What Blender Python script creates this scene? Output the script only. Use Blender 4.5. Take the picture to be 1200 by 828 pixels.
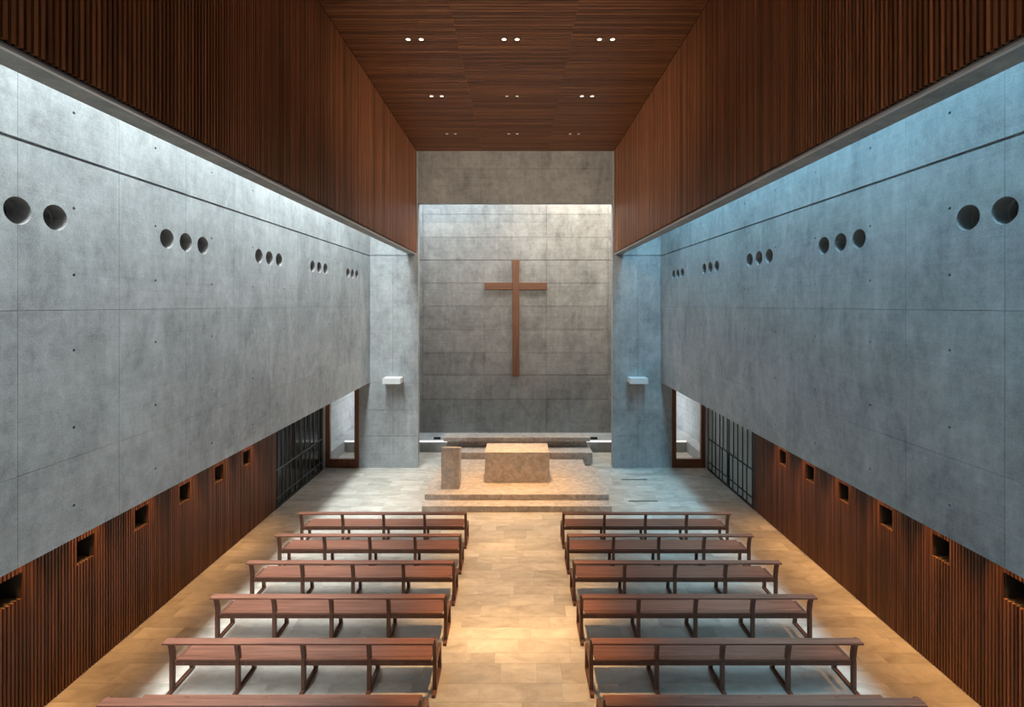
import bpy, bmesh, math, random
from mathutils import Vector
from mathutils.geometry import delaunay_2d_cdt

for o in list(bpy.data.objects):
    bpy.data.objects.remove(o)
scene = bpy.context.scene
C = scene.collection
PI = math.pi
random.seed(7)

# ------------------------------------------------------------------ camera
cam_d = bpy.data.cameras.new('camera')
cam = bpy.data.objects.new('camera', cam_d)
C.objects.link(cam)
EYE = Vector((0.06, 0.0, 5.6))
cam.location = EYE
cam.rotation_euler = (PI / 2, 0, 0)
cam_d.sensor_fit = 'HORIZONTAL'
cam_d.sensor_width = 36.0
cam_d.lens = 17.0
cam_d.shift_x = -6.0 / 1200.0
cam_d.shift_y = -57.0 / 1200.0
cam_d.clip_start = 0.05
cam_d.clip_end = 200
scene.camera = cam

# ------------------------------------------------------------------ world, daylight
world = bpy.data.worlds.new('sky')
scene.world = world
world.use_nodes = True
bg = world.node_tree.nodes['Background']
bg.inputs[0].default_value = (0.90, 0.96, 1.0, 1)
bg.inputs[1].default_value = 3.5

def area(name, loc, sx, sy, energy, color, rot=(0, 0, 0), spread=180):
    d = bpy.data.lights.new(name, 'AREA')
    d.shape = 'RECTANGLE'
    d.size = sx
    d.size_y = sy
    d.energy = energy
    d.color = color
    d.spread = math.radians(spread)
    o = bpy.data.objects.new(name, d)
    o.location = loc
    o.rotation_euler = rot
    C.objects.link(o)
    return o

# daylight entering through the three roof lights (one along each side, one over the sanctuary)
area('skylight_daylight_left', (-4.36, 6.4, 10.98), 1.15, 18.4, 1600, (0.86, 0.97, 1.0), spread=120)
area('skylight_daylight_right', (4.36, 6.4, 10.98), 1.15, 18.4, 860, (0.34, 0.74, 1.0), spread=120)
area('skylight_daylight_sanctuary_cool', (-3.4, 18.2, 10.98), 6.4, 2.3, 300, (0.72, 0.88, 1.0))
area('skylight_daylight_sanctuary_warm', (3.4, 18.2, 10.98), 6.4, 2.3, 480, (1.0, 0.92, 0.80))

scene.view_settings.view_transform = 'Standard'
scene.view_settings.look = 'None'
scene.view_settings.gamma = 1.0
scene.view_settings.use_curve_mapping = False
scene.view_settings.exposure = 0.0

WARM = (1.0, 0.58, 0.24)

def spot(name, loc, energy, color, cone, blend=0.6, radius=0.05, target=None, parent=None):
    d = bpy.data.lights.new(name, 'SPOT')
    d.energy = energy
    d.color = color
    d.spot_size = math.radians(cone)
    d.spot_blend = blend
    d.shadow_soft_size = radius
    o = bpy.data.objects.new(name, d)
    C.objects.link(o)
    o.location = loc
    if parent is not None:
        o.parent = parent
    if target is not None:
        base = Vector(loc) + (parent.location if parent is not None else Vector())
        o.rotation_euler = (Vector(target) - base).to_track_quat('-Z', 'Y').to_euler()
    return o

# ------------------------------------------------------------------ materials
class N:
    def __init__(self, name):
        self.m = bpy.data.materials.new(name)
        self.m.use_nodes = True
        self.t = self.m.node_tree
        self.b = self.t.nodes['Principled BSDF']
    def node(self, typ, **kw):
        n = self.t.nodes.new(typ)
        for k, v in kw.items():
            if k in ('operation', 'blend_type', 'data_type', 'wave_type', 'bands_direction', 'noise_dimensions'):
                setattr(n, k, v)
            else:
                n.inputs[k].default_value = v
        return n
    def link(self, a, b):
        self.t.links.new(a, b)
    def pos(self, scale=(1, 1, 1), offset=None):
        g = self.t.nodes.new('ShaderNodeNewGeometry')
        mp = self.t.nodes.new('ShaderNodeMapping')
        mp.inputs['Scale'].default_value = scale
        self.link(g.outputs['Position'], mp.inputs['Vector'])
        if offset is not None:
            ad = self.t.nodes.new('ShaderNodeVectorMath')
            ad.operation = 'ADD'
            self.link(mp.outputs[0], ad.inputs[0])
            self.link(offset, ad.inputs[1])
            return ad.outputs[0]
        return mp.outputs[0]
    def noise(self, vec, scale, detail=3.0, rough=0.55, dist=0.0):
        n = self.t.nodes.new('ShaderNodeTexNoise')
        n.inputs['Scale'].default_value = scale
        n.inputs['Detail'].default_value = detail
        n.inputs['Roughness'].default_value = rough
        n.inputs['Distortion'].default_value = dist
        self.link(vec, n.inputs['Vector'])
        return n.outputs['Fac']
    def math(self, op, a, b):
        n = self.t.nodes.new('ShaderNodeMath')
        n.operation = op
        for i, v in enumerate((a, b)):
            if isinstance(v, (int, float)):
                n.inputs[i].default_value = v
            else:
                self.link(v, n.inputs[i])
        return n.outputs[0]
    def weight(self, parts):
        # sum of (fac-0.5)*w  + 1
        acc = None
        for f, w in parts:
            s = self.math('MULTIPLY', self.math('SUBTRACT', f, 0.5), w)
            acc = s if acc is None else self.math('ADD', acc, s)
        return self.math('ADD', acc, 1.0)
    def ramp(self, fac, stops):
        r = self.t.nodes.new('ShaderNodeValToRGB')
        e = r.color_ramp.elements
        while len(e) < len(stops):
            e.new(0.5)
        for i, (p, c) in enumerate(stops):
            e[i].position = p
            e[i].color = (*c, 1)
        self.link(fac, r.inputs[0])
        return r.outputs[0]
    def scale_color(self, col, fac):
        v = self.t.nodes.new('ShaderNodeVectorMath')
        v.operation = 'SCALE'
        if isinstance(col, tuple):
            v.inputs[0].default_value = col
        else:
            self.link(col, v.inputs[0])
        self.link(fac, v.inputs['Scale'])
        return v.outputs[0]
    def bump(self, h, strength, dist=0.01):
        b = self.t.nodes.new('ShaderNodeBump')
        b.inputs['Strength'].default_value = strength
        b.inputs['Distance'].default_value = dist
        self.link(h, b.inputs['Height'])
        self.link(b.outputs[0], self.b.inputs['Normal'])
    def obj_random(self):
        return self.t.nodes.new('ShaderNodeObjectInfo').outputs['Random']
    def island_random(self):
        return self.t.nodes.new('ShaderNodeNewGeometry').outputs['Random Per Island']
    def base(self, c):
        if isinstance(c, tuple):
            self.b.inputs['Base Color'].default_value = (*c, 1)
        else:
            self.link(c, self.b.inputs['Base Color'])
    def rough(self, v):
        self.b.inputs['Roughness'].default_value = v
    def spec(self, v):
        self.b.inputs['Specular IOR Level'].default_value = v

def concrete(name, col, board=0.10, var=0.10, blotch=0.55):
    n = N(name)
    p = n.pos()
    big = n.noise(p, 0.55, 4, 0.6, 0.3)
    mid = n.noise(p, 2.6, 5, 0.62, 0.4)
    streak = n.noise(n.pos((5.0, 5.0, 0.35)), 1.6, 4, 0.6)
    lines = n.noise(n.pos((0.35, 0.35, 26.0)), 1.0, 3, 0.6)
    grain = n.noise(p, 55, 3, 0.7)
    stain = n.noise(n.pos((1.0, 1.0, 0.55)), 1.35, 6, 0.68, 0.9)
    st = n.ramp(stain, [(0.36, (0.0, 0.0, 0.0)), (0.50, (0.5, 0.5, 0.5)), (0.66, (1.0, 1.0, 1.0))])
    fine = n.noise(n.pos((1.0, 1.0, 0.8)), 9.0, 5, 0.7, 0.3)
    fac = n.weight([(big, blotch), (mid, blotch), (st, 0.30), (streak, 0.36), (lines, board * 2.2), (grain, 0.7), (fine, 0.7), (n.obj_random(), var)])
    c = n.scale_color(col, fac)
    n.base(c)
    n.rough(0.62)
    n.spec(0.35)
    n.bump(n.math('ADD', n.math('MULTIPLY', grain, 0.5), n.math('ADD', mid, fine)), 0.22, 0.012)
    return n.m

def wood(name, dark, light, axis, var=0.5, rough=0.45, rnd='object', streak=1.0):
    n = N(name)
    s = [22.0, 22.0, 22.0]
    s[axis] = 0.9
    r = n.obj_random() if rnd == 'object' else n.island_random()
    cb = n.t.nodes.new('ShaderNodeCombineXYZ')
    big = n.math('MULTIPLY', r, 37.0)
    n.link(big, cb.inputs[0]); n.link(big, cb.inputs[1]); n.link(big, cb.inputs[2])
    v = n.pos(tuple(s), cb.outputs[0])
    g1 = n.noise(v, 1.0, 5, 0.65, 0.6)
    s2 = [70.0, 70.0, 70.0]
    s2[axis] = 1.6
    g2 = n.noise(n.pos(tuple(s2), cb.outputs[0]), 1.0, 3, 0.6)
    mixf = n.math('ADD', n.math('MULTIPLY', g1, 0.7 * streak), n.math('MULTIPLY', g2, 0.3 * streak))
    c = n.ramp(mixf, [(0.30, dark), (0.72, light)])
    fac = n.weight([(r, var)])
    n.base(n.scale_color(c, fac))
    n.rough(rough)
    n.spec(0.4)
    n.bump(g2, 0.12, 0.003)
    return n.m

def stone(name, a, b, c3, rnd, var=0.3, speck=0.25, rough=0.45, sc=1.0):
    n = N(name)
    r = n.obj_random() if rnd == 'object' else n.island_random()
    cb = n.t.nodes.new('ShaderNodeCombineXYZ')
    big = n.math('MULTIPLY', r, 53.0)
    n.link(big, cb.inputs[0]); n.link(big, cb.inputs[1])
    v = n.pos((1.0 * sc, 2.2 * sc, 1.0 * sc), cb.outputs[0])
    m1 = n.noise(v, 1.6, 5, 0.6, 0.8)
    col = n.ramp(m1, [(0.28, a), (0.52, b), (0.78, c3)])
    sp = n.noise(n.pos(), 38, 4, 0.7)
    sp2 = n.noise(n.pos(), 9, 4, 0.7)
    fac = n.weight([(r, var), (sp, speck), (sp2, speck * 1.2)])
    n.base(n.scale_color(col, fac))
    n.rough(rough)
    n.spec(0.4)
    n.bump(sp, 0.08, 0.004)
    return n.m

def plain(name, col, rough=0.5, metal=0.0, spec=0.5):
    n = N(name)
    g = n.noise(n.pos(), 24, 3, 0.6)
    n.base(n.scale_color(col, n.weight([(g, 0.18)])))
    n.rough(rough)
    n.spec(spec)
    n.b.inputs['Metallic'].default_value = metal
    return n.m

def emitter(name, col, strength):
    n = N(name)
    n.base((0.8, 0.8, 0.8))
    n.b.inputs['Emission Color'].default_value = (*col, 1)
    n.b.inputs['Emission Strength'].default_value = strength
    return n.m

M = {}
M['concrete'] = concrete('board_concrete', (0.39, 0.405, 0.41))
M['concrete_back'] = concrete('sanctuary_concrete', (0.31, 0.30, 0.283), 0.16, 0.16, 0.75)
M['concrete_shaded'] = concrete('shaded_concrete', (0.30, 0.30, 0.29))  # darker copy of the concrete, shade put into its colour
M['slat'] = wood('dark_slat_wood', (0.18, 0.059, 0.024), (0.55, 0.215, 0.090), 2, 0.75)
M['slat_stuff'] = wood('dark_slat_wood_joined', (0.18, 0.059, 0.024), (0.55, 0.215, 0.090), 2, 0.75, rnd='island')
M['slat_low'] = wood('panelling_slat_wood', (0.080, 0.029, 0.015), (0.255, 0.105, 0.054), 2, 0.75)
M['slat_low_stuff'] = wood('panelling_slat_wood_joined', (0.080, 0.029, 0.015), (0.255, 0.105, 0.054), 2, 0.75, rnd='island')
M['slat_ceil'] = wood('ceiling_slat_wood', (0.15, 0.051, 0.020), (0.43, 0.172, 0.070), 0, 0.6)
M['slat_ceil_stuff'] = wood('ceiling_slat_wood_joined', (0.15, 0.051, 0.020), (0.43, 0.172, 0.070), 0, 0.6, rnd='island')
M['backing'] = plain('black_backing', (0.012, 0.009, 0.008), 0.9, 0, 0.1)
M['pew'] = wood('pew_wood', (0.115, 0.042, 0.025), (0.36, 0.155, 0.10), 0, 0.25, 0.40)
M['pew_frame'] = wood('pew_frame_wood', (0.10, 0.040, 0.024), (0.22, 0.095, 0.06), 2, 0.2, 0.42)
M['cross'] = wood('cross_wood', (0.13, 0.049, 0.023), (0.29, 0.12, 0.062), 2, 0.1, 0.5)
M['cross_h'] = wood('cross_wood_beam', (0.13, 0.049, 0.023), (0.29, 0.12, 0.062), 0, 0.1, 0.5)
M['frame'] = wood('door_frame_wood', (0.13, 0.045, 0.022), (0.30, 0.12, 0.065), 2, 0.2, 0.45)
M['tile'] = stone('floor_stone', (0.38, 0.335, 0.28), (0.52, 0.475, 0.415), (0.63, 0.59, 0.53), 'object', 0.30)
M['tile_stuff'] = stone('floor_stone_joined', (0.38, 0.335, 0.28), (0.52, 0.475, 0.415), (0.63, 0.59, 0.53), 'island', 0.30)
M['grout'] = plain('floor_bed', (0.30, 0.26, 0.21), 0.8)
M['travertine'] = stone('altar_travertine', (0.37, 0.305, 0.26), (0.51, 0.44, 0.385), (0.66, 0.59, 0.53), 'object', 0.05, 0.9, 0.5, 2.6)
M['white'] = plain('white_plaster', (0.82, 0.81, 0.79), 0.55)
M['steel'] = plain('dark_steel', (0.035, 0.036, 0.038), 0.4, 0.6)
M['steel_grey'] = plain('grey_steel', (0.20, 0.20, 0.195), 0.4, 0.6)
M['black'] = plain('black_metal', (0.012, 0.012, 0.013), 0.5)
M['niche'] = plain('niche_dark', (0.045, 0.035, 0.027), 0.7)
M['led'] = emitter('light_strip', (1.0, 0.98, 0.95), 1.0)
M['trim'] = plain('pale_edge_trim', (0.72, 0.69, 0.66), 0.45)
M['trim_ring'] = plain('downlight_trim', (0.03, 0.025, 0.022), 0.4, 0.5)
M['lamp'] = emitter('downlight_lens', (1.0, 0.80, 0.60), 2.2)
M['lamp_dim'] = emitter('downlight_lens_dim', (1.0, 0.70, 0.45), 0.35)
M['tube'] = plain('hole_lining', (0.30, 0.28, 0.27), 0.6)
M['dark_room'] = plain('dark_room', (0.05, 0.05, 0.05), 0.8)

def glass(name, col, rough, alpha):
    n = N(name)
    n.base(col)
    n.rough(rough)
    n.spec(0.6)
    n.b.inputs['Alpha'].default_value = alpha
    return n.m
M['glass'] = glass('clear_glass', (0.85, 0.92, 0.90), 0.02, 0.10)
M['glass_dark'] = glass('dark_glass', (0.03, 0.032, 0.033), 0.06, 0.80)
M['glass_grey'] = glass('frosted_grey_glass', (0.42, 0.46, 0.45), 0.35, 0.9)
M['glass_roof'] = glass('frosted_roof_glass', (0.85, 0.9, 0.92), 0.5, 0.7)

# ------------------------------------------------------------------ helpers
def link(name, me, mat=None, parent=None, loc=(0, 0, 0), rot=None, scale=None):
    o = bpy.data.objects.new(name, me)
    C.objects.link(o)
    o.location = loc
    if rot is not None:
        o.rotation_euler = rot
    if scale is not None:
        o.scale = scale
    if parent is not None:
        o.parent = parent
    if mat is not None and me is not None and not me.materials:
        me.materials.append(mat)
    return o

def add_box(bm, x0, x1, y0, y1, z0, z1):
    vs = [bm.verts.new((x, y, z)) for x in (x0, x1) for y in (y0, y1) for z in (z0, z1)]
    for f in ((0, 1, 3, 2), (4, 6, 7, 5), (0, 4, 5, 1), (2, 3, 7, 6), (0, 2, 6, 4), (1, 5, 7, 3)):
        bm.faces.new([vs[i] for i in f])
    return vs

def add_prism(bm, poly, a0, a1, axis):
    # poly of 2D points extruded along axis (0: points are (y,z); 1: (x,z); 2: (x,y))
    def P(p, a):
        if axis == 0:
            return (a, p[0], p[1])
        if axis == 1:
            return (p[0], a, p[1])
        return (p[0], p[1], a)
    A = [bm.verts.new(P(p, a0)) for p in poly]
    B = [bm.verts.new(P(p, a1)) for p in poly]
    bm.faces.new(A)
    bm.faces.new(B[::-1])
    k = len(poly)
    for i in range(k):
        bm.faces.new((A[i], B[i], B[(i + 1) % k], A[(i + 1) % k]))

def mesh_of(bm, name, bevel=0.0, seg=1):
    bmesh.ops.recalc_face_normals(bm, faces=bm.faces[:])
    if bevel > 0:
        es = [e for e in bm.edges if len(e.link_faces) == 2 and e.calc_face_angle(0) > 0.5]
        bmesh.ops.bevel(bm, geom=es, offset=bevel, segments=seg, affect='EDGES', profile=0.5)
    me = bpy.data.meshes.new(name)
    bm.to_mesh(me)
    bm.free()
    return me

def box(name, b, mat, parent=None, bevel=0.0, seg=1):
    bm = bmesh.new()
    add_box(bm, *b)
    return link(name, mesh_of(bm, name, bevel, seg), mat, parent)

def boxes(name, bs, mat, parent=None):
    bm = bmesh.new()
    for b in bs:
        add_box(bm, *b)
    return link(name, mesh_of(bm, name), mat, parent)

def struct(o, label=None, cat=None):
    o['kind'] = 'structure'
    if label:
        o['label'] = label
    if cat:
        o['category'] = cat
    return o

def thing(name, label, cat, loc=(0, 0, 0), rotz=0, group=None):
    o = link(name, None, None, None, loc)
    o.rotation_euler = (0, 0, rotz)
    return tag(o, label, cat, group)

def tag(o, label, cat, group=None):
    o['label'] = label
    o['category'] = cat
    if group:
        o['group'] = group
    return o

def inside(p, poly):
    x, y = p
    r = False
    j = len(poly) - 1
    for i in range(len(poly)):
        xi, yi = poly[i]
        xj, yj = poly[j]
        if (yi > y) != (yj > y) and x < (xj - xi) * (y - yi) / (yj - yi) + xi:
            r = not r
        j = i
    return r

def circle(cx, cy, r, n):
    return [(cx + r * math.cos(2 * PI * i / n), cy + r * math.sin(2 * PI * i / n)) for i in range(n)]

def panel_mesh(name, w, h, thick, ties=(), holes=(), notch_l=None, notch_r=None, gap=0.004, hr=0.14, tie_r=0.018, mat=None):
    """slab with its face at local y=0 facing -y, u along +x, v along +z; tie holes are shallow cups, big holes go right through"""
    g = gap / 2
    out = []
    out.append((g, g)); out.append((w - g, g))
    if notch_r is not None:
        a0 = math.acos(g / hr)
        for i in range(13):
            t = -PI / 2 - (PI / 2 - a0) * 0 - PI * i / 12
            t = 1.5 * PI - PI * i / 12
            x = w + hr * math.cos(t)
            out.append((min(x, w - g), notch_r + hr * math.sin(t)))
    out.append((w - g, h - g)); out.append((g, h - g))
    if notch_l is not None:
        for i in range(13):
            t = PI / 2 - PI * i / 12
            x = hr * math.cos(t)
            out.append((max(x, g), notch_l + hr * math.sin(t)))
    loops = [out] + [circle(x, z, tie_r, 8) for x, z in ties] + [circle(x, z, hr, 24) for x, z in holes]
    pts, edges, ids = [], [], []
    for lp in loops:
        s = len(pts)
        pts += lp
        k = len(lp)
        edges += [(s + i, s + (i + 1) % k) for i in range(k)]
    vo, eo, fo, *_ = delaunay_2d_cdt([Vector(p) for p in pts], edges, [], 0, 1e-6)
    bm = bmesh.new()
    V = [bm.verts.new((v.x, 0, v.y)) for v in vo]
    for f in fo:
        c = (sum(vo[i].x for i in f) / len(f), sum(vo[i].y for i in f) / len(f))
        if inside(c, out) and not any(inside(c, lp) for lp in loops[1:]):
            bm.faces.new([V[i] for i in f])
    def wall(lp, d, cap=False, mi=0):
        A = [bm.verts.new((p[0], 0, p[1])) for p in lp]
        B = [bm.verts.new((p[0], d, p[1])) for p in lp]
        k = len(lp)
        for i in range(k):
            bm.faces.new((A[i], A[(i + 1) % k], B[(i + 1) % k], B[i])).material_index = mi if (mi or not notched or abs(lp[i][0] - lp[(i + 1) % k][0]) < 1e-4 or abs(lp[i][1] - lp[(i + 1) % k][1]) < 1e-4) else 1
        if cap:
            bm.faces.new(B)
    notched = notch_l is not None or notch_r is not None
    wall(out, thick)
    nt = len(ties)
    notched = False
    for lp in loops[1:1 + nt]:
        wall(lp, 0.03, True)
    for lp in loops[1 + nt:]:
        wall(lp, thick, False, 1)
    for f in bm.faces:
        f.smooth = False
    me = bpy.data.meshes.new(name)
    bm.to_mesh(me)
    bm.free()
    me.materials.append(mat)
    me.materials.append(M['tube'])
    return me

# ------------------------------------------------------------------ key dimensions (metres)
XC = 5.0        # inner face of the hanging concrete walls
XW = 6.525      # slatted wall of the side aisles
XB = 3.395      # slatted sides of the timber box
YE = 16.62      # face of the sanctuary arch
YB = 19.5       # rear wall of the sanctuary
Y0 = -3.0       # wall behind the camera
ZS = 2.93       # underside of the hanging concrete walls
ZB = 7.36       # underside of the timber box sides
ZC = 10.88      # timber ceiling
ZR = 11.2       # roof

# ------------------------------------------------------------------ floor
floor = struct(box('floor', (-9.0, 9.0, Y0 - 0.3, YB + 0.3, -0.25, -0.02), M['grout']), 'pale beige stone floor of long staggered slabs')
tile_me = None
bm = bmesh.new()
add_box(bm, -0.5, 0.5, -0.5, 0.5, -1, 0)
tile_me = mesh_of(bm, 'tile')
tile_me.materials.append(M['tile'])
tiles = []
y = Y0
while y < YB - 0.05:
    d = random.choice((0.22, 0.28, 0.28, 0.34, 0.40))
    d = min(d, YB - y)
    x = -6.9 - random.random() * 0.8
    while x < 6.9:
        L = random.choice((0.38, 0.55, 0.7, 0.85, 1.0, 1.2))
        x0, x1 = max(x, -6.9), min(x + L, 6.9)
        x += L
        if x1 - x0 < 0.05:
            continue
        cx, cy = (x0 + x1) / 2, y + d / 2
        if abs(cx) < 2.0 and 13.6 < cy < 17.3:
            continue
        tiles.append((x0, x1, y, y + d))
    y += d
def screen(t):
    cx, cy = (t[0] + t[1]) / 2, (t[2] + t[3]) / 2
    if cy < 5.5:
        return 0
    px = 606 + 567 * (cx - EYE.x) / cy
    py = 357 + 567 * EYE.z / cy
    if not (-20 < px < 1220 and py < 850):
        return 0
    return (t[1] - t[0]) * (t[3] - t[2]) / cy ** 3
tiles.sort(key=screen, reverse=True)
G = 0.0022
for t in tiles[:300]:
    o = link('tile', tile_me, None, floor, ((t[0] + t[1]) / 2, (t[2] + t[3]) / 2, 0), None,
             (t[1] - t[0] - G, t[3] - t[2] - G, 0.02))
bm = bmesh.new()
for t in tiles[300:]:
    add_box(bm, t[0] + G / 2, t[1] - G / 2, t[2] + G / 2, t[3] - G / 2, -0.02, 0)
o = link('tiles_beyond', mesh_of(bm, 'tiles_beyond'), M['tile_stuff'], floor)
o['kind'] = 'stuff'

# ------------------------------------------------------------------ hanging concrete walls with portholes
COLS = [4.90 + 1.245 * k for k in range(-6, 10)] + [YE]
COLS[0] = Y0
THK = 0.30
def side_wall(side):
    nm = 'left' if side < 0 else 'right'
    core = struct(box('wall_%s_concrete' % nm, tuple(sorted((side * (XC + THK), side * (XC + THK + 0.2)))) + (Y0, YE, ZS + 0.17, ZR), M['concrete']),
                  'board-marked concrete wall hanging over the %s aisle, round portholes in groups of three' % nm)
    cache = {}
    rows = [(ZS, 3.86, [3.31]), (3.86, 5.54, [4.2, 5.08]), (5.54, 7.265, [5.94, 6.70]), (7.295, ZR, [7.79, 9.4])]
    for ci in range(len(COLS) - 1):
        ya, yb = COLS[ci], COLS[ci + 1]
        w = yb - ya
        k = ci - 6              # column index counted from the joint at 4.90
        for ri, (za, zb, tz) in enumerate(rows):
            h = zb - za
            ties = [(w / 2, z - za) for z in tz] if w > 0.8 else []
            holes, nl, nr = [], None, None
            if ri == 2 and -4 <= k <= 8:
                lead_near = (k % 2 == 0)      # group sits on the near joint of this column
                if k == 8:
                    lead_near = True
                hz = 6.555 - za
                hole_u = 0.40 if lead_near else w - 0.40
                if side > 0:
                    hole_u = w - hole_u
                holes = [(hole_u, hz)]
                near_notch = lead_near
                if side < 0:
                    nl, nr = (hz, None) if near_notch else (None, hz)
                else:
                    nl, nr = (None, hz) if near_notch else (hz, None)
                if k == 9:
                    holes, nl, nr = [], None, None
            key = (round(w, 3), ri, tuple(round(a[0], 3) for a in holes), nl is None, nr is None)
            if key not in cache:
                cache[key] = panel_mesh('concrete_panel', w, h, THK, ties, holes, nl, nr, mat=M['concrete'])
            if side < 0:
                link('concrete_panel', cache[key], None, core, (side * XC, ya, za), (0, 0, PI / 2))
            else:
                link('concrete_panel', cache[key], None, core, (side * XC, yb, za), (0, 0, -PI / 2))
    # dark tube ends at the back of each porthole
    bm = bmesh.new()
    n = 24
    def ring(r, d):
        return [bm.verts.new((d, r * math.cos(2 * PI * i / n), r * math.sin(2 * PI * i / n))) for i in range(n)]
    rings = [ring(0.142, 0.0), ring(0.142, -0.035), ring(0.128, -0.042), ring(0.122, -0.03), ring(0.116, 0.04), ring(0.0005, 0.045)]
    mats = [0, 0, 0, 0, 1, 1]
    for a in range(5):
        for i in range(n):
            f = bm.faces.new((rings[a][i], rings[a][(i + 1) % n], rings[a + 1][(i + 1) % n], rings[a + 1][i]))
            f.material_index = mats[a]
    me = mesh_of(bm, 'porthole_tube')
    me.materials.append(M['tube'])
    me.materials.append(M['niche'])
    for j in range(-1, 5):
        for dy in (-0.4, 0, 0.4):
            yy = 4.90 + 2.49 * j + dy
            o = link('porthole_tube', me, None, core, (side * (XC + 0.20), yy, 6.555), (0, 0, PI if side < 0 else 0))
    box('groove_back', tuple(sorted((side * (XC + 0.04), side * (XC + THK)))) + (Y0, YE, 7.262, 7.298), M['concrete_shaded'], core)
    # aisle ceiling under the hanging wall
    struct(box('ceiling_%s_aisle' % nm, tuple(sorted((side * (XC + THK), side * 7.0))) + (Y0, YE, ZS, ZS + 0.17), M['concrete']),
           'low concrete ceiling over the %s side aisle' % nm)
    return core
wl = side_wall(-1)
wr = side_wall(1)

# ------------------------------------------------------------------ slatted aisle walls with niches
PIT = 0.05
NICHES = [6.29 + 1.1 * k for k in range(-1, 6)]
YG0, YG1 = 13.2, 16.45
def slat_mesh(name, w, d, h, mat):
    bm = bmesh.new()
    add_box(bm, 0, d, -w / 2, w / 2, 0, h)
    me = mesh_of(bm, name)
    me.materials.append(mat)
    return me
def aisle_wall(side):
    nm = 'left' if side < 0 else 'right'
    x0 = XW + 0.034
    nb = []
    prev = Y0
    X = lambda a, b: tuple(sorted((side * a, side * b)))
    for ny in NICHES:
        nb.append(X(x0, x0 + 0.03) + (prev, ny - 0.15, 0, ZS))
        nb.append(X(x0, x0 + 0.03) + (ny - 0.15, ny + 0.15, 0, 1.70))
        nb.append(X(x0, x0 + 0.03) + (ny - 0.15, ny + 0.15, 2.05, ZS))
        prev = ny + 0.15
    nb.append(X(x0, x0 + 0.03) + (prev, YG0, 0, ZS))
    root = struct(boxes('wall_%s' % nm, nb, M['backing']), 'dark vertical timber slats lining the %s aisle, square niches along the top' % nm)
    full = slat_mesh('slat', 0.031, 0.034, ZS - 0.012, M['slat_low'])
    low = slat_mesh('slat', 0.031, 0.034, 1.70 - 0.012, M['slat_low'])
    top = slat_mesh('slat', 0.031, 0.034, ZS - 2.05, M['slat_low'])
    rot = None if side > 0 else (0, 0, PI)
    yy = 6.14 + PIT / 2 - 44 * PIT
    joined = []
    while yy < YG0 - 0.02:
        inn = any(abs(yy - ny) < 0.15 for ny in NICHES)
        if yy < 5.0:
            joined.append(yy)
        elif inn:
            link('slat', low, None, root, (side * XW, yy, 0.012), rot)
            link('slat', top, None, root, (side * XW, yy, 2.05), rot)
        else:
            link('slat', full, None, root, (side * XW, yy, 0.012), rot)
        yy += PIT
    yy = 6.14 + PIT / 2 - 45 * PIT
    while yy > Y0:
        joined.append(yy)
        yy -= PIT
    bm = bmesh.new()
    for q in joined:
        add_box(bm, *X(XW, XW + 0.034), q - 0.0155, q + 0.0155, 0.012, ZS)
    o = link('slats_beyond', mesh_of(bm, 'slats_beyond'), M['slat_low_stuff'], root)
    o['kind'] = 'stuff'
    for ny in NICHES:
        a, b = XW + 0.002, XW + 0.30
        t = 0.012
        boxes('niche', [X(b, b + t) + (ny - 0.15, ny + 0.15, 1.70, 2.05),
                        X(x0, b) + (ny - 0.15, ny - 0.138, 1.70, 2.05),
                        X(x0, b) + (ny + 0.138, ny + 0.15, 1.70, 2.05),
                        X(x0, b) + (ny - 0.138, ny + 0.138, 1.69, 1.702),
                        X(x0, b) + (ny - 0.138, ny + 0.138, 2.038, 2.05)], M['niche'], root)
    return root
aisle_wall(-1)
aisle_wall(1)
# warm lamps set in the aisle ceilings, one above each niche
for side, en, nn in ((-1, 36, 150), (1, 76, 150)):
    for k in range(-2, 6):
        ny = 6.29 + 1.1 * k
        spot('niche_light', (side * 6.40, ny, ZS - 0.02), nn, (1.0, 0.52, 0.18), 50, 1.0, 0.02, (side * 6.56, ny, 1.5))
        spot('aisle_downlight', (side * 5.95, ny, ZS - 0.02), en, (1.0, 0.50, 0.17), 84, 0.9, 0.04, (side * 5.75, ny, 0))

# ------------------------------------------------------------------ timber box: sides and ceiling
def box_side(side):
    nm = 'left' if side < 0 else 'right'
    X = lambda a, b: tuple(sorted((side * a, side * b)))
    root = struct(box('wall_%s_timber_box' % nm, X(XB + 0.04, 3.725) + (Y0, YE, ZB, ZR), M['concrete_shaded']),
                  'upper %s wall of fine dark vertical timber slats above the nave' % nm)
    box('backing_board', X(XB + 0.034, XB + 0.0398) + (Y0, YE, ZB + 0.03, ZR), M['backing'], root)
    box('edge_trim', X(XB + 0.012, XB + 0.05) + (Y0, YE, ZB - 0.022, ZB - 0.0005), M['trim'], root)
    pit = 0.0525
    me = slat_mesh('slat', 0.030, 0.034, ZC - ZB - 0.036, M['slat'])
    rot = None if side > 0 else (0, 0, PI)
    n = int((YE - 2.0) / pit)
    for i in range(n):
        link('slat', me, None, root, (side * XB, YE - 0.02 - pit * i, ZB + 0.034), rot)
    bm = bmesh.new()
    q = YE - 0.02 - pit * n
    while q > Y0:
        add_box(bm, *X(XB, XB + 0.034), q - 0.015, q + 0.015, ZB + 0.034, ZC)
        q -= pit
    o = link('slats_beyond', mesh_of(bm, 'slats_beyond'), M['slat_stuff'], root)
    o['kind'] = 'stuff'
box_side(-1)
box_side(1)

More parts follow.
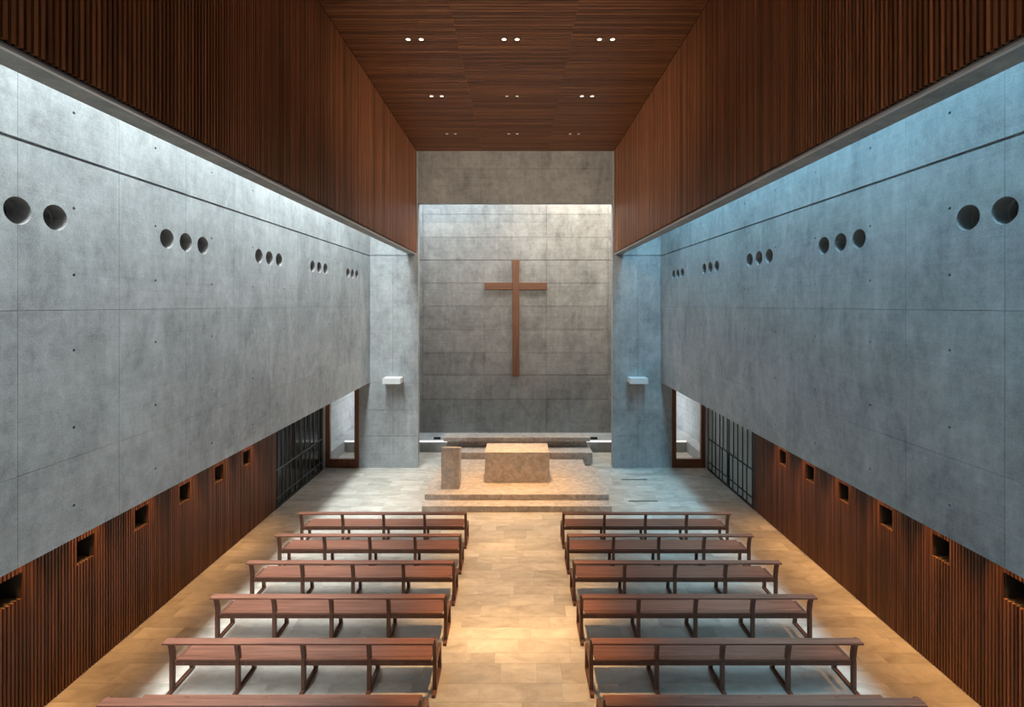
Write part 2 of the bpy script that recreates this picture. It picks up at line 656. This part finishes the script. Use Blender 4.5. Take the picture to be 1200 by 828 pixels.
ceil = struct(box('ceiling', (-XB - 0.03, XB + 0.03, Y0, YE, ZC + 0.035, ZR), M['backing']), 'dark reddish timber slat ceiling with pairs of small downlights')
cp = 0.0885
LAMP_Y = [7.0, 9.63, 12.25, 14.95]
LAMP_X = [-1.98, -0.07, 1.83]
LDX = 0.13
bm = bmesh.new()
add_box(bm, -1.128, 1.128, -0.034, 0.034, 0, 0.034)
cme = mesh_of(bm, 'ceiling_slat')
cme.materials.append(M['slat_ceil'])
n = 0
q = YE - 0.045
while q > 8.3:
    for c in (-2.26, 0, 2.26):
        link('ceiling_slat', cme, None, ceil, (c, q, ZC + random.choice((0, 0, 0.003))))
    q -= cp
bm = bmesh.new()
while q > Y0:
    for c in (-2.26, 0, 2.26):
        add_box(bm, c - 1.128, c + 1.128, q - 0.034, q + 0.034, ZC, ZC + 0.034)
    q -= cp
o = link('ceiling_slats_beyond', mesh_of(bm, 'ceiling_slats_beyond'), M['slat_ceil_stuff'], ceil)
o['kind'] = 'stuff'

# ------------------------------------------------------------------ sanctuary arch: two piers and a beam
arch = struct(boxes('wall_sanctuary_arch', [
    (-XC - 0.3, -3.36, YE + 0.02, YE + 0.32, 0, ZR), (3.36, XC + 0.3, YE + 0.02, YE + 0.32, 0, ZR),
    (-3.36, 3.36, YE + 0.02, YE + 0.32, 9.11, ZR),
    (-5.385, -XC - 0.3, YE + 0.02, YE + 0.32, 0, ZS), (XC + 0.3, 5.385, YE + 0.02, YE + 0.32, 0, ZS),
    (-6.9, -XC - 0.3, YE + 0.02, YE + 0.32, ZS, ZR), (XC + 0.3, 6.9, YE + 0.02, YE + 0.32, ZS, ZR),
], M['concrete']), 'grey concrete arch wall with two piers framing the sanctuary')
PM = {}
def epanel(x0, x1, z0, z1, ties, parent, y, mat, th=0.02, gap=0.009):
    key = (round(x1 - x0, 3), round(z1 - z0, 3), tuple((round(a - x0, 3), round(b - z0, 3)) for a, b in ties), mat.name)
    if key not in PM:
        PM[key] = panel_mesh('concrete_panel', x1 - x0, z1 - z0, th, [(a - x0, b - z0) for a, b in ties], mat=mat, gap=gap, tie_r=0.022)
    link('concrete_panel', PM[key], None, parent, (x0, y, z0))
for s in (-1, 1):
    for z0, z1, tz in ((0, 1.1, [0.55]), (1.1, 2.0, [1.5]), (2.0, ZS, [2.5]), (ZS, 5.1, [3.6, 4.5]), (5.1, 7.28, [5.7, 6.6]), (7.31, ZR, [8.2])):
        xo = 5.385 if z1 <= ZS + 0.01 else 5.0
        for xa, xb in ((3.34, 4.20), (4.20, xo)):
            a, b = sorted((s * xa, s * xb))
            epanel(a, b, z0, z1, [((a + b) / 2, z) for z in tz], arch, YE, M['concrete'])
for xa, xb in ((-3.34, -1.245), (-1.245, 1.245), (1.245, 3.34)):
    for z0, z1, tz in ((9.09, 10.27, [9.6]), (10.27, ZR, [10.6])):
        epanel(xa, xb, z0, z1, [(xa + 0.6, z) for z in tz] + [(xb - 0.6, z) for z in tz], arch, YE, M['concrete_back'])

# ------------------------------------------------------------------ sanctuary rear wall, side walls, ledge
back = struct(boxes('wall_back', [(-5.2, 5.2, YB + 0.02, YB + 0.3, 0, ZR + 0.2), (-7.2, -5.2, YB + 0.02, YB + 0.3, 2.79, ZR + 0.2), (5.2, 7.2, YB + 0.02, YB + 0.3, 2.79, ZR + 0.2)], M['concrete_back']), 'concrete rear wall of the sanctuary behind the wooden cross')
zs = [0.0, 1.80, 2.77, 3.67, 4.60, 5.54, 6.48, 7.39, 8.32, 9.25, 10.2, ZR]
xs = [-6.93, -5.2, -3.735, -1.245, 1.245, 3.735, 5.2, 6.93]
for i in range(len(zs) - 1):
    for j in range(len(xs) - 1):
        zc = (zs[i] + zs[i + 1]) / 2
        cx = (xs[j] + xs[j + 1]) / 2
        if abs(cx) > 5.2 and i < 2:
            continue
        du = 0.6225 if abs(cx) < 3 else 0.37
        g = 0.016
        epanel(xs[j], xs[j + 1], zs[i] + (0.02 if i in (2, 7) else 0), zs[i + 1], [(cx - du, zc), (cx + du, zc)], back, YB, M['concrete_back'], 0.02, g)
for s, nm in ((-1, 'left'), (1, 'right')):
    X = lambda a, b: tuple(sorted((s * a, s * b)))
    w = struct(box('wall_%s_sanctuary' % nm, X(6.93, 7.2) + (YE, 24.3, 0, ZR), M['concrete']), 'pale concrete side wall seen through the %s glazed door' % nm)
    bm = bmesh.new()
    add_box(bm, *X(6.90, 6.93), YE + 0.02, 24.0, 0.004, 0.446)
    me = mesh_of(bm, 'board_course')
    me.materials.append(M['concrete'])
    for k in range(8):
        link('board_course', me, None, w, (0, 0, 0.45 * k))
    box('wall_plinth', X(6.50, 6.90) + (YE + 0.34, 24.0, 0, 0.42), M['concrete'], w, 0.006)
    struct(box('floor_%s_court' % nm, X(5.2, 7.2) + (YB + 0.3, 24.3, -0.2, -0.001), M['concrete']), 'concrete paving of the open court beyond the %s glazed door' % nm)
    struct(box('wall_%s_court' % nm, X(5.2, 6.93) + (24.0, 24.3, 0, 3.2), M['concrete']), 'end wall of the open court beyond the %s glazed door' % nm)

ledge = thing('sanctuary_ledge', 'long low grey ledge with a white light strip below the rear wall', 'ledge', (0, 18.35, 0))
box('ledge_body', (-6.49, 6.49, 0.03, YB - 18.352, 0, 0.37), M['concrete_shaded'], ledge, 0.004)
box('ledge_top', (-6.49, 6.49, 0.03, YB - 18.352, 0.37, 0.45), M['concrete'], ledge, 0.004)
bm = bmesh.new()
add_prism(bm, [(0.0, 0.392), (0.029, 0.392), (0.029, 0.449), (0.006, 0.449), (0.0, 0.443)], -6.49, 6.49, 0)
o = link('light_strip', mesh_of(bm, 'light_strip'), M['led'], ledge)
o['label'] = 'white glowing light strip along the edge'
for s, nm in ((-1, 'left'), (1, 'right')):
    u = thing('uplight', 'small black uplight on the ledge at the %s end of the bench' % nm, 'light', (s * 3.0, 18.52, 0.452))
    box('housing', (-0.13, 0.13, -0.04, 0.04, 0, 0.085), M['black'], u, 0.006)
    box('lens', (-0.11, 0.11, -0.028, 0.028, 0.0855, 0.09), M['steel'], u)

# ------------------------------------------------------------------ roof lights
for nm, b, cuts in (('window_1', (-XC - 0.02, -3.70, Y0, YE, ZR, ZR + 0.03), 12), ('window_2', (3.70, XC + 0.02, Y0, YE, ZR, ZR + 0.03), 12),
                    ('window_3', (-6.95, 6.95, YE + 0.3, YB + 0.02, ZR, ZR + 0.03), 8)):
    w = struct(link(nm, None), {'window_1': 'frosted roof light strip over the left concrete wall', 'window_2': 'frosted roof light strip over the right concrete wall', 'window_3': 'frosted roof light over the sanctuary'}[nm])
    long_y = (b[3] - b[2]) > (b[1] - b[0])
    for i in range(cuts):
        if long_y:
            a0 = b[2] + (b[3] - b[2]) * i / cuts
            a1 = b[2] + (b[3] - b[2]) * (i + 1) / cuts
            box('pane', (b[0], b[1], a0 + 0.02, a1 - 0.02, b[4], b[5]), M['glass_roof'], w)
            box('glazing_bar', (b[0], b[1], a0 - 0.02, a0 + 0.02, b[4], b[5] + 0.04), M['steel_grey'], w)
        else:
            a0 = b[0] + (b[1] - b[0]) * i / cuts
            a1 = b[0] + (b[1] - b[0]) * (i + 1) / cuts
            box('pane', (a0 + 0.02, a1 - 0.02, b[2], b[3], b[4], b[5]), M['glass_roof'], w)
            box('glazing_bar', (a0 - 0.02, a0 + 0.02, b[2], b[3], b[4], b[5] + 0.04), M['steel_grey'], w)

struct(box('wall_entrance', (-9, 9, Y0 - 0.3, Y0, 0, ZR + 0.2), M['concrete']), 'concrete entrance wall behind the viewpoint')
# unseen fill spotlights, added behind the viewpoint to brighten the sanctuary end
for s, nm in ((-1, 'left'), (1, 'right')):
    t = thing('added_fill_spotlight', 'added unseen fill spotlight behind the viewpoint, %s of the gallery' % nm, 'spotlight', (s * 1.6, -1.5, ZC))
    bm = bmesh.new()
    add_prism(bm, circle(0, 0, 0.03, 12), -0.45, -0.001, 2)
    link('stem', mesh_of(bm, 'stem'), M['black'], t)
    bm = bmesh.new()
    add_prism(bm, circle(0, -0.55, 0.14, 20), -0.16, 0.12, 1)
    link('housing', mesh_of(bm, 'housing', 0.01), M['black'], t)
    spot('added_fill_beam', (0, 0.2, -0.55), 2900, (1.0, 0.86, 0.70), 42, 1.0, 0.14, (s * -0.7, 16.6, 9.3), t)

# ------------------------------------------------------------------ glazed timber doors at the aisle ends
for s, nm, k in ((-1, 'left', 1), (1, 'right', 2)):
    d = struct(link('door_%d' % k, None, None, None, (s * 5.96, YE, 0)), 'glazed door in a reddish timber frame at the end of the %s aisle' % nm)
    x0, x1, zt = -0.575, 0.575, ZS - 0.005
    def bb(n, b, m, p=d, bv=0.004):
        return box(n, b, m, p, bv)
    bb('bottom_rail', (x0, x1, 0.0, 0.12, 0.004, 0.30), M['frame'])
    bb('top_rail', (x0, x1, 0.0, 0.12, zt - 0.12, zt), M['frame'])
    bb('stile', (x0, x0 + 0.15, 0.0, 0.12, 0.30, zt - 0.12), M['frame'])
    bb('stile', (x1 - 0.15, x1, 0.0, 0.12, 0.30, zt - 0.12), M['frame'])
    bb('pane', (x0 + 0.15, x1 - 0.15, 0.055, 0.065, 0.30, zt - 0.12), M['glass'], d, 0)

# ------------------------------------------------------------------ steel framed glazed screens beside the doors
for s, nm in ((-1, 'left'), (1, 'right')):
    X = lambda a, b: tuple(sorted((s * a, s * b)))
    g = thing('glazed_screen', ('black glazed steel screen with thin upright bars in the left aisle' if s < 0 else 'grey frosted glass screen with dark upright bars in the right aisle'), 'screen', (s * 6.55, YG0, 0))
    L = YG1 - YG0
    bar = M['steel'] if s > 0 else M['steel']
    # frame
    box('frame_post', X(-0.02, 0.03) + (0.0, 0.06, 0.0, ZS), bar, g, 0.003)
    box('frame_post', X(-0.02, 0.03) + (L - 0.06, L, 0.0, ZS), M['steel_grey'], g, 0.003)
    box('frame_rail', X(-0.02, 0.03) + (0.06, L - 0.06, 0.0, 0.06), bar, g, 0.003)
    box('frame_rail', X(-0.02, 0.03) + (0.06, L - 0.06, ZS - 0.05, ZS), bar, g, 0.003)
    box('middle_rail', X(-0.015, 0.012) + (0.06, L - 0.06, 1.04, 1.075), M['steel_grey'] if s < 0 else bar, g)
    box('kick_rail', X(-0.015, 0.012) + (0.06, L - 0.06, 0.27, 0.295), M['steel_grey'] if s < 0 else bar, g)
    ups = [0.16, 0.40, 0.66, 0.92, 1.20, 1.52, 1.62, 1.90, 2.25, 2.55, 2.90] if s < 0 else [0.14, 0.42, 0.72, 1.02, 1.30, 1.62, 1.74, 2.05, 2.30, 2.62, 2.86]
    bm = bmesh.new()
    add_box(bm, *X(-0.012, 0.008), -0.009, 0.009, 0, 1)
    me = mesh_of(bm, 'bar')
    me.materials.append(M['steel_grey'] if s < 0 else bar)
    for i, u in enumerate(ups):
        link('bar', me, None, g, (0, u + 0.0, 1.075), None, (1, 1, ZS - 0.05 - 1.075))
        link('bar', me, None, g, (0, u + (0.05 if i % 3 == 1 else 0), 0.06), None, (1, 1, 0.98))
    box('pane', X(0.012, 0.022) + (0.06, L / 2, 0.06, ZS - 0.05), M['glass_dark'] if s < 0 else M['glass_grey'], g)
    box('pane', X(0.012, 0.022) + (L / 2, L - 0.06, 0.06, ZS - 0.05), M['glass_dark'] if s < 0 else M['glass_grey'], g)
    box('meeting_stile', X(-0.02, 0.02) + (L / 2 - 0.03, L / 2 + 0.03, 0.06, 1.04), bar, g, 0.003)
    # jamb and the room behind
    struct(box('trim_%d' % (1 if s < 0 else 2), X(6.53, 6.93) + (YG1, YE + 0.02, 0, ZS), M['concrete']), 'narrow concrete jamb between screen and door in the %s aisle' % nm)
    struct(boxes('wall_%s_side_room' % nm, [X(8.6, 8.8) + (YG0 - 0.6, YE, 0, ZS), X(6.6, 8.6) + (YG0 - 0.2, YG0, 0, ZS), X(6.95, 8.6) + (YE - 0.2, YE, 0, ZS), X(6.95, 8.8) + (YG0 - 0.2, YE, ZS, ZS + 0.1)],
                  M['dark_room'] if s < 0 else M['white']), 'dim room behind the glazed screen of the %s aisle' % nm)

# ------------------------------------------------------------------ altar platform
pl = thing('altar_platform', 'two-stepped pale travertine platform carrying the altar', 'platform', (0.05, 13.07, 0))
box('step', (-2.57, 2.57, 0.0, 0.60, 0.001, 0.16), M['travertine'], pl, 0.006)
box('step', (-2.57, 2.57, 0.41, 2.80, 0.161, 0.317), M['travertine'], pl, 0.006)
box('rear_step', (-2.25, 2.25, 2.801, 3.50, 0.001, 0.316), M['travertine'], pl, 0.004)
box('platform_core', (-2.56, 2.56, 0.601, 2.80, 0.001, 0.1605), M['travertine'], pl)

al = thing('altar', 'solid travertine block altar at the middle of the platform', 'altar', (0.06, 14.37, 0.318))
bm = bmesh.new()
vs = add_box(bm, -0.955, 0.955, 0, 0.96, 0, 0.90)
for v in bm.verts:
    if v.co.z < 0.1:
        v.co.x *= 1.005
link('altar_block', mesh_of(bm, 'altar_block', 0.008, 2), M['travertine'], al)

am = thing('ambo', 'tall narrow travertine lectern pillar left of the altar', 'lectern', (-1.86, 13.87, 0.318))
bm = bmesh.new()
add_prism(bm, [(0, 0), (0.48, 0), (0.48, 1.02), (0.07, 1.125), (0, 1.125)], -0.26, 0.26, 0)
link('pillar', mesh_of(bm, 'pillar', 0.006), M['travertine'], am)
bm = bmesh.new()
add_prism(bm, [(-0.004, 1.126), (0.07, 1.126), (0.482, 1.021), (0.482, 1.075), (0.44, 1.075), (0.42, 1.062), (0.085, 1.15), (0.065, 1.19), (-0.004, 1.19)], -0.264, 0.264, 0)
link('reading_top', mesh_of(bm, 'reading_top', 0.003), M['travertine'], am)

be = thing('presbytery_bench', 'long travertine bench on a stone step behind the altar', 'bench', (0.05, 16.58, 0))
box('bench_step', (-2.6, 2.6, 0.0, 1.10, 0.14, 0.535), M['travertine'], be, 0.008, 2)
box('bench_plinth', (-2.5, 2.5, 0.12, 1.08, 0.001, 0.139), M['travertine'], be)
box('bench_pedestal', (-2.5, 2.5, 0.78, 1.08, 0.536, 0.755), M['travertine'], be, 0.004)
box('bench_slab', (-2.6, 2.6, 0.56, 1.12, 0.756, 0.90), M['travertine'], be, 0.008, 2)

# ------------------------------------------------------------------ cross
cr = thing('cross', 'tall plain wooden cross fixed to the sanctuary rear wall', 'cross', (0.008, YB, 2.73))
box('upright', (-0.137, 0.137, -0.14, -0.001, 0, 4.68), M['cross'], cr, 0.006)
box('crossbeam', (-1.255, -0.1375, -0.13, -0.002, 3.48, 3.76), M['cross_h'], cr, 0.006)
box('crossbeam', (0.1375, 1.255, -0.13, -0.002, 3.48, 3.76), M['cross_h'], cr, 0.006)

# ------------------------------------------------------------------ wall lamps on the piers
for s, nm in ((-1, 'left'), (1, 'right')):
    w = thing('wall_lamp', 'white box-shaped wall lamp on the %s concrete pier' % nm, 'lamp', (s * 4.15, YE, 2.95))
    box('lamp_body', (-0.30, 0.30, -0.45, -0.0005, 0.0, 0.15), M['white'], w, 0.006)
    boxes('lamp_rim', [(-0.30, -0.27, -0.45, -0.0005, 0.151, 0.19), (0.27, 0.30, -0.45, -0.0005, 0.151, 0.19),
                       (-0.27, 0.27, -0.45, -0.42, 0.151, 0.19), (-0.27, 0.27, -0.03, -0.0005, 0.151, 0.19)], M['white'], w)
    box('diffuser', (-0.27, 0.27, -0.42, -0.03, 0.1505, 0.172), M['white'], w)

# ------------------------------------------------------------------ floor grilles
for (x, y), t in (((3.82, 15.5), 'nearest the right pier'), ((3.66, 13.8), 'just behind the front right pew')):
    g = thing('floor_grille', 'narrow dark floor grille %s' % t, 'grille', (x, y, 0.0))
    box('grille_frame', (-0.42, 0.42, -0.035, 0.035, 0.0, 0.004), M['steel_grey'], g)
    for k in range(14):
        box('grille_slot', (-0.39 + k * 0.056, -0.39 + k * 0.056 + 0.03, -0.026, 0.026, 0.0041, 0.0055), M['steel'], g)

# ------------------------------------------------------------------ ceiling downlights
n = 20
def disc_mesh(name, rings, mats):
    bm = bmesh.new()
    R = []
    for r, z in rings:
        R.append([bm.verts.new((r * math.cos(2 * PI * i / n), r * math.sin(2 * PI * i / n), z)) for i in range(n)])
    for a in range(len(R) - 1):
        for i in range(n):
            bm.faces.new((R[a][i], R[a][(i + 1) % n], R[a + 1][(i + 1) % n], R[a + 1][i]))
    bm.faces.new(R[-1])
    me = mesh_of(bm, name)
    me.materials.append(mats)
    return me
ring_me = disc_mesh('trim_ring', [(0.051, -0.002), (0.066, -0.006), (0.070, 0.02), (0.052, 0.02)], M['trim_ring'])
lens_me = disc_mesh('lens', [(0.050, 0.004), (0.044, 0.0), (0.02, -0.004)], M['lamp'])
lens_dim = disc_mesh('lens', [(0.050, 0.004), (0.044, 0.0), (0.02, -0.004)], M['lamp_dim'])
rown = ['the row nearest the viewer', 'the brightest visible row', 'the middle visible row', 'the row nearest the sanctuary']
coln = ['left', 'centre', 'right']
for r, ly in enumerate(LAMP_Y):
    for c, lx in enumerate(LAMP_X):
        for q, dx in ((0, -LDX), (1, LDX)):
            t = thing('ceiling_downlight', 'small round ceiling downlight, %s one of the %s pair in %s' % (('left', 'right')[q], coln[c], rown[r]),
                      'downlight', (lx + dx, ly, ZC - 0.001), 0, 'paired downlights in the timber ceiling')
            link('trim_ring', ring_me, None, t)
            dim = (c == 1 and r == 2) or r == 3
            link('lens', lens_dim if dim else lens_me, None, t)
            if c == 1:
                en = (2200, 2300, 1900, 1000)[r]
                tgt = ((lx + dx), ly + (0, 0, 0.9, 0.0)[r], 0)
                spot('downlight_beam', (0, 0, -0.03), en, WARM, (26, 26, 30, 30)[r], 0.75, 0.05, tgt, t)
            else:
                en = (200, 200, 260, 600)[r]
                tgt = ((lx + dx) * (1.0, 1.0, 0.9, 0.7)[r], ly + (0, 0, 1.0, -0.3)[r], 0)
                spot('downlight_beam', (0, 0, -0.03), en, WARM, 34, 0.9, 0.05, tgt, t)

# ------------------------------------------------------------------ pews
UP = [(-0.030, 0.05), (0.030, 0.05), (0.034, 0.40), (0.046, 0.50), (0.030, 0.62), (-0.030, 0.812), (-0.095, 0.812), (-0.048, 0.66), (-0.022, 0.50), (-0.030, 0.40)]
bm = bmesh.new(); add_prism(bm, UP, -0.028, 0.028, 0); up_me = mesh_of(bm, 'rear_upright', 0.004)
bm = bmesh.new(); add_box(bm, -0.028, 0.028, -0.12, 0.46, 0.0, 0.049); run_me = mesh_of(bm, 'runner', 0.004)
bm = bmesh.new(); add_prism(bm, [(0.40, 0.05), (0.455, 0.05), (0.43, 0.375), (0.375, 0.375)], -0.028, 0.028, 0); fl_me = mesh_of(bm, 'front_leg', 0.004)
bm = bmesh.new(); add_box(bm, -0.026, 0.026, 0.036, 0.43, 0.376, 0.414); br_me = mesh_of(bm, 'seat_bearer', 0.003)
HX = 1.91
bm = bmesh.new(); add_box(bm, -HX, HX, -0.205, -0.085 + 0.0, 0.813, 0.842); rail_me = mesh_of(bm, 'top_rail', 0.006, 2)
bm = bmesh.new(); add_box(bm, -HX + 0.07, HX - 0.07, 0.105, 0.455, 0.4145, 0.446); seat_me = mesh_of(bm, 'seat_board', 0.005)
bm = bmesh.new(); add_prism(bm, [(-0.018, 0.452), (0.102, 0.420), (0.102, 0.446), (-0.014, 0.482)], -HX + 0.07, HX - 0.07, 0); slope_me = mesh_of(bm, 'rear_seat_board', 0.004)
bm = bmesh.new(); add_box(bm, -0.445, 0.445, -0.012, 0.03, 0.385, 0.448); apron_me = mesh_of(bm, 'seat_rail', 0.004)
for m in (up_me, run_me, fl_me, br_me, apron_me):
    m.materials.append(M['pew_frame'])
for m in (rail_me, seat_me, slope_me):
    m.materials.append(M['pew'])
def pew(x, y, label):
    t = thing('pew', label, 'pew', (x, y, 0.001), 0, 'wooden pews of the nave')
    link('top_rail', rail_me, None, t, (0, 0.0, 0))
    link('seat_board', seat_me, None, t)
    link('rear_seat_board', slope_me, None, t)
    for k in range(5):
        dx = -1.9 + 0.95 * k
        link('rear_upright', up_me, None, t, (dx, 0, 0))
        link('runner', run_me, None, t, (dx, 0, 0))
        link('front_leg', fl_me, None, t, (dx, 0, 0))
        link('seat_bearer', br_me, None, t, (dx, 0, 0))
        if k < 4:
            link('seat_rail', apron_me, None, t, (dx + 0.475, 0, 0))
rows = ['front row, nearest the altar', 'second row from the altar', 'third row from the altar', 'fourth row from the altar',
        'fifth row from the altar', 'sixth row, cut off at the bottom edge']
for r in range(6):
    y = 7.0 + 1.0525 * (4 - r)
    pew(-3.03, y, 'wooden open-back pew left of the aisle, %s' % rows[r])
    pew(3.03, y, 'wooden open-back pew right of the aisle, %s' % rows[r])
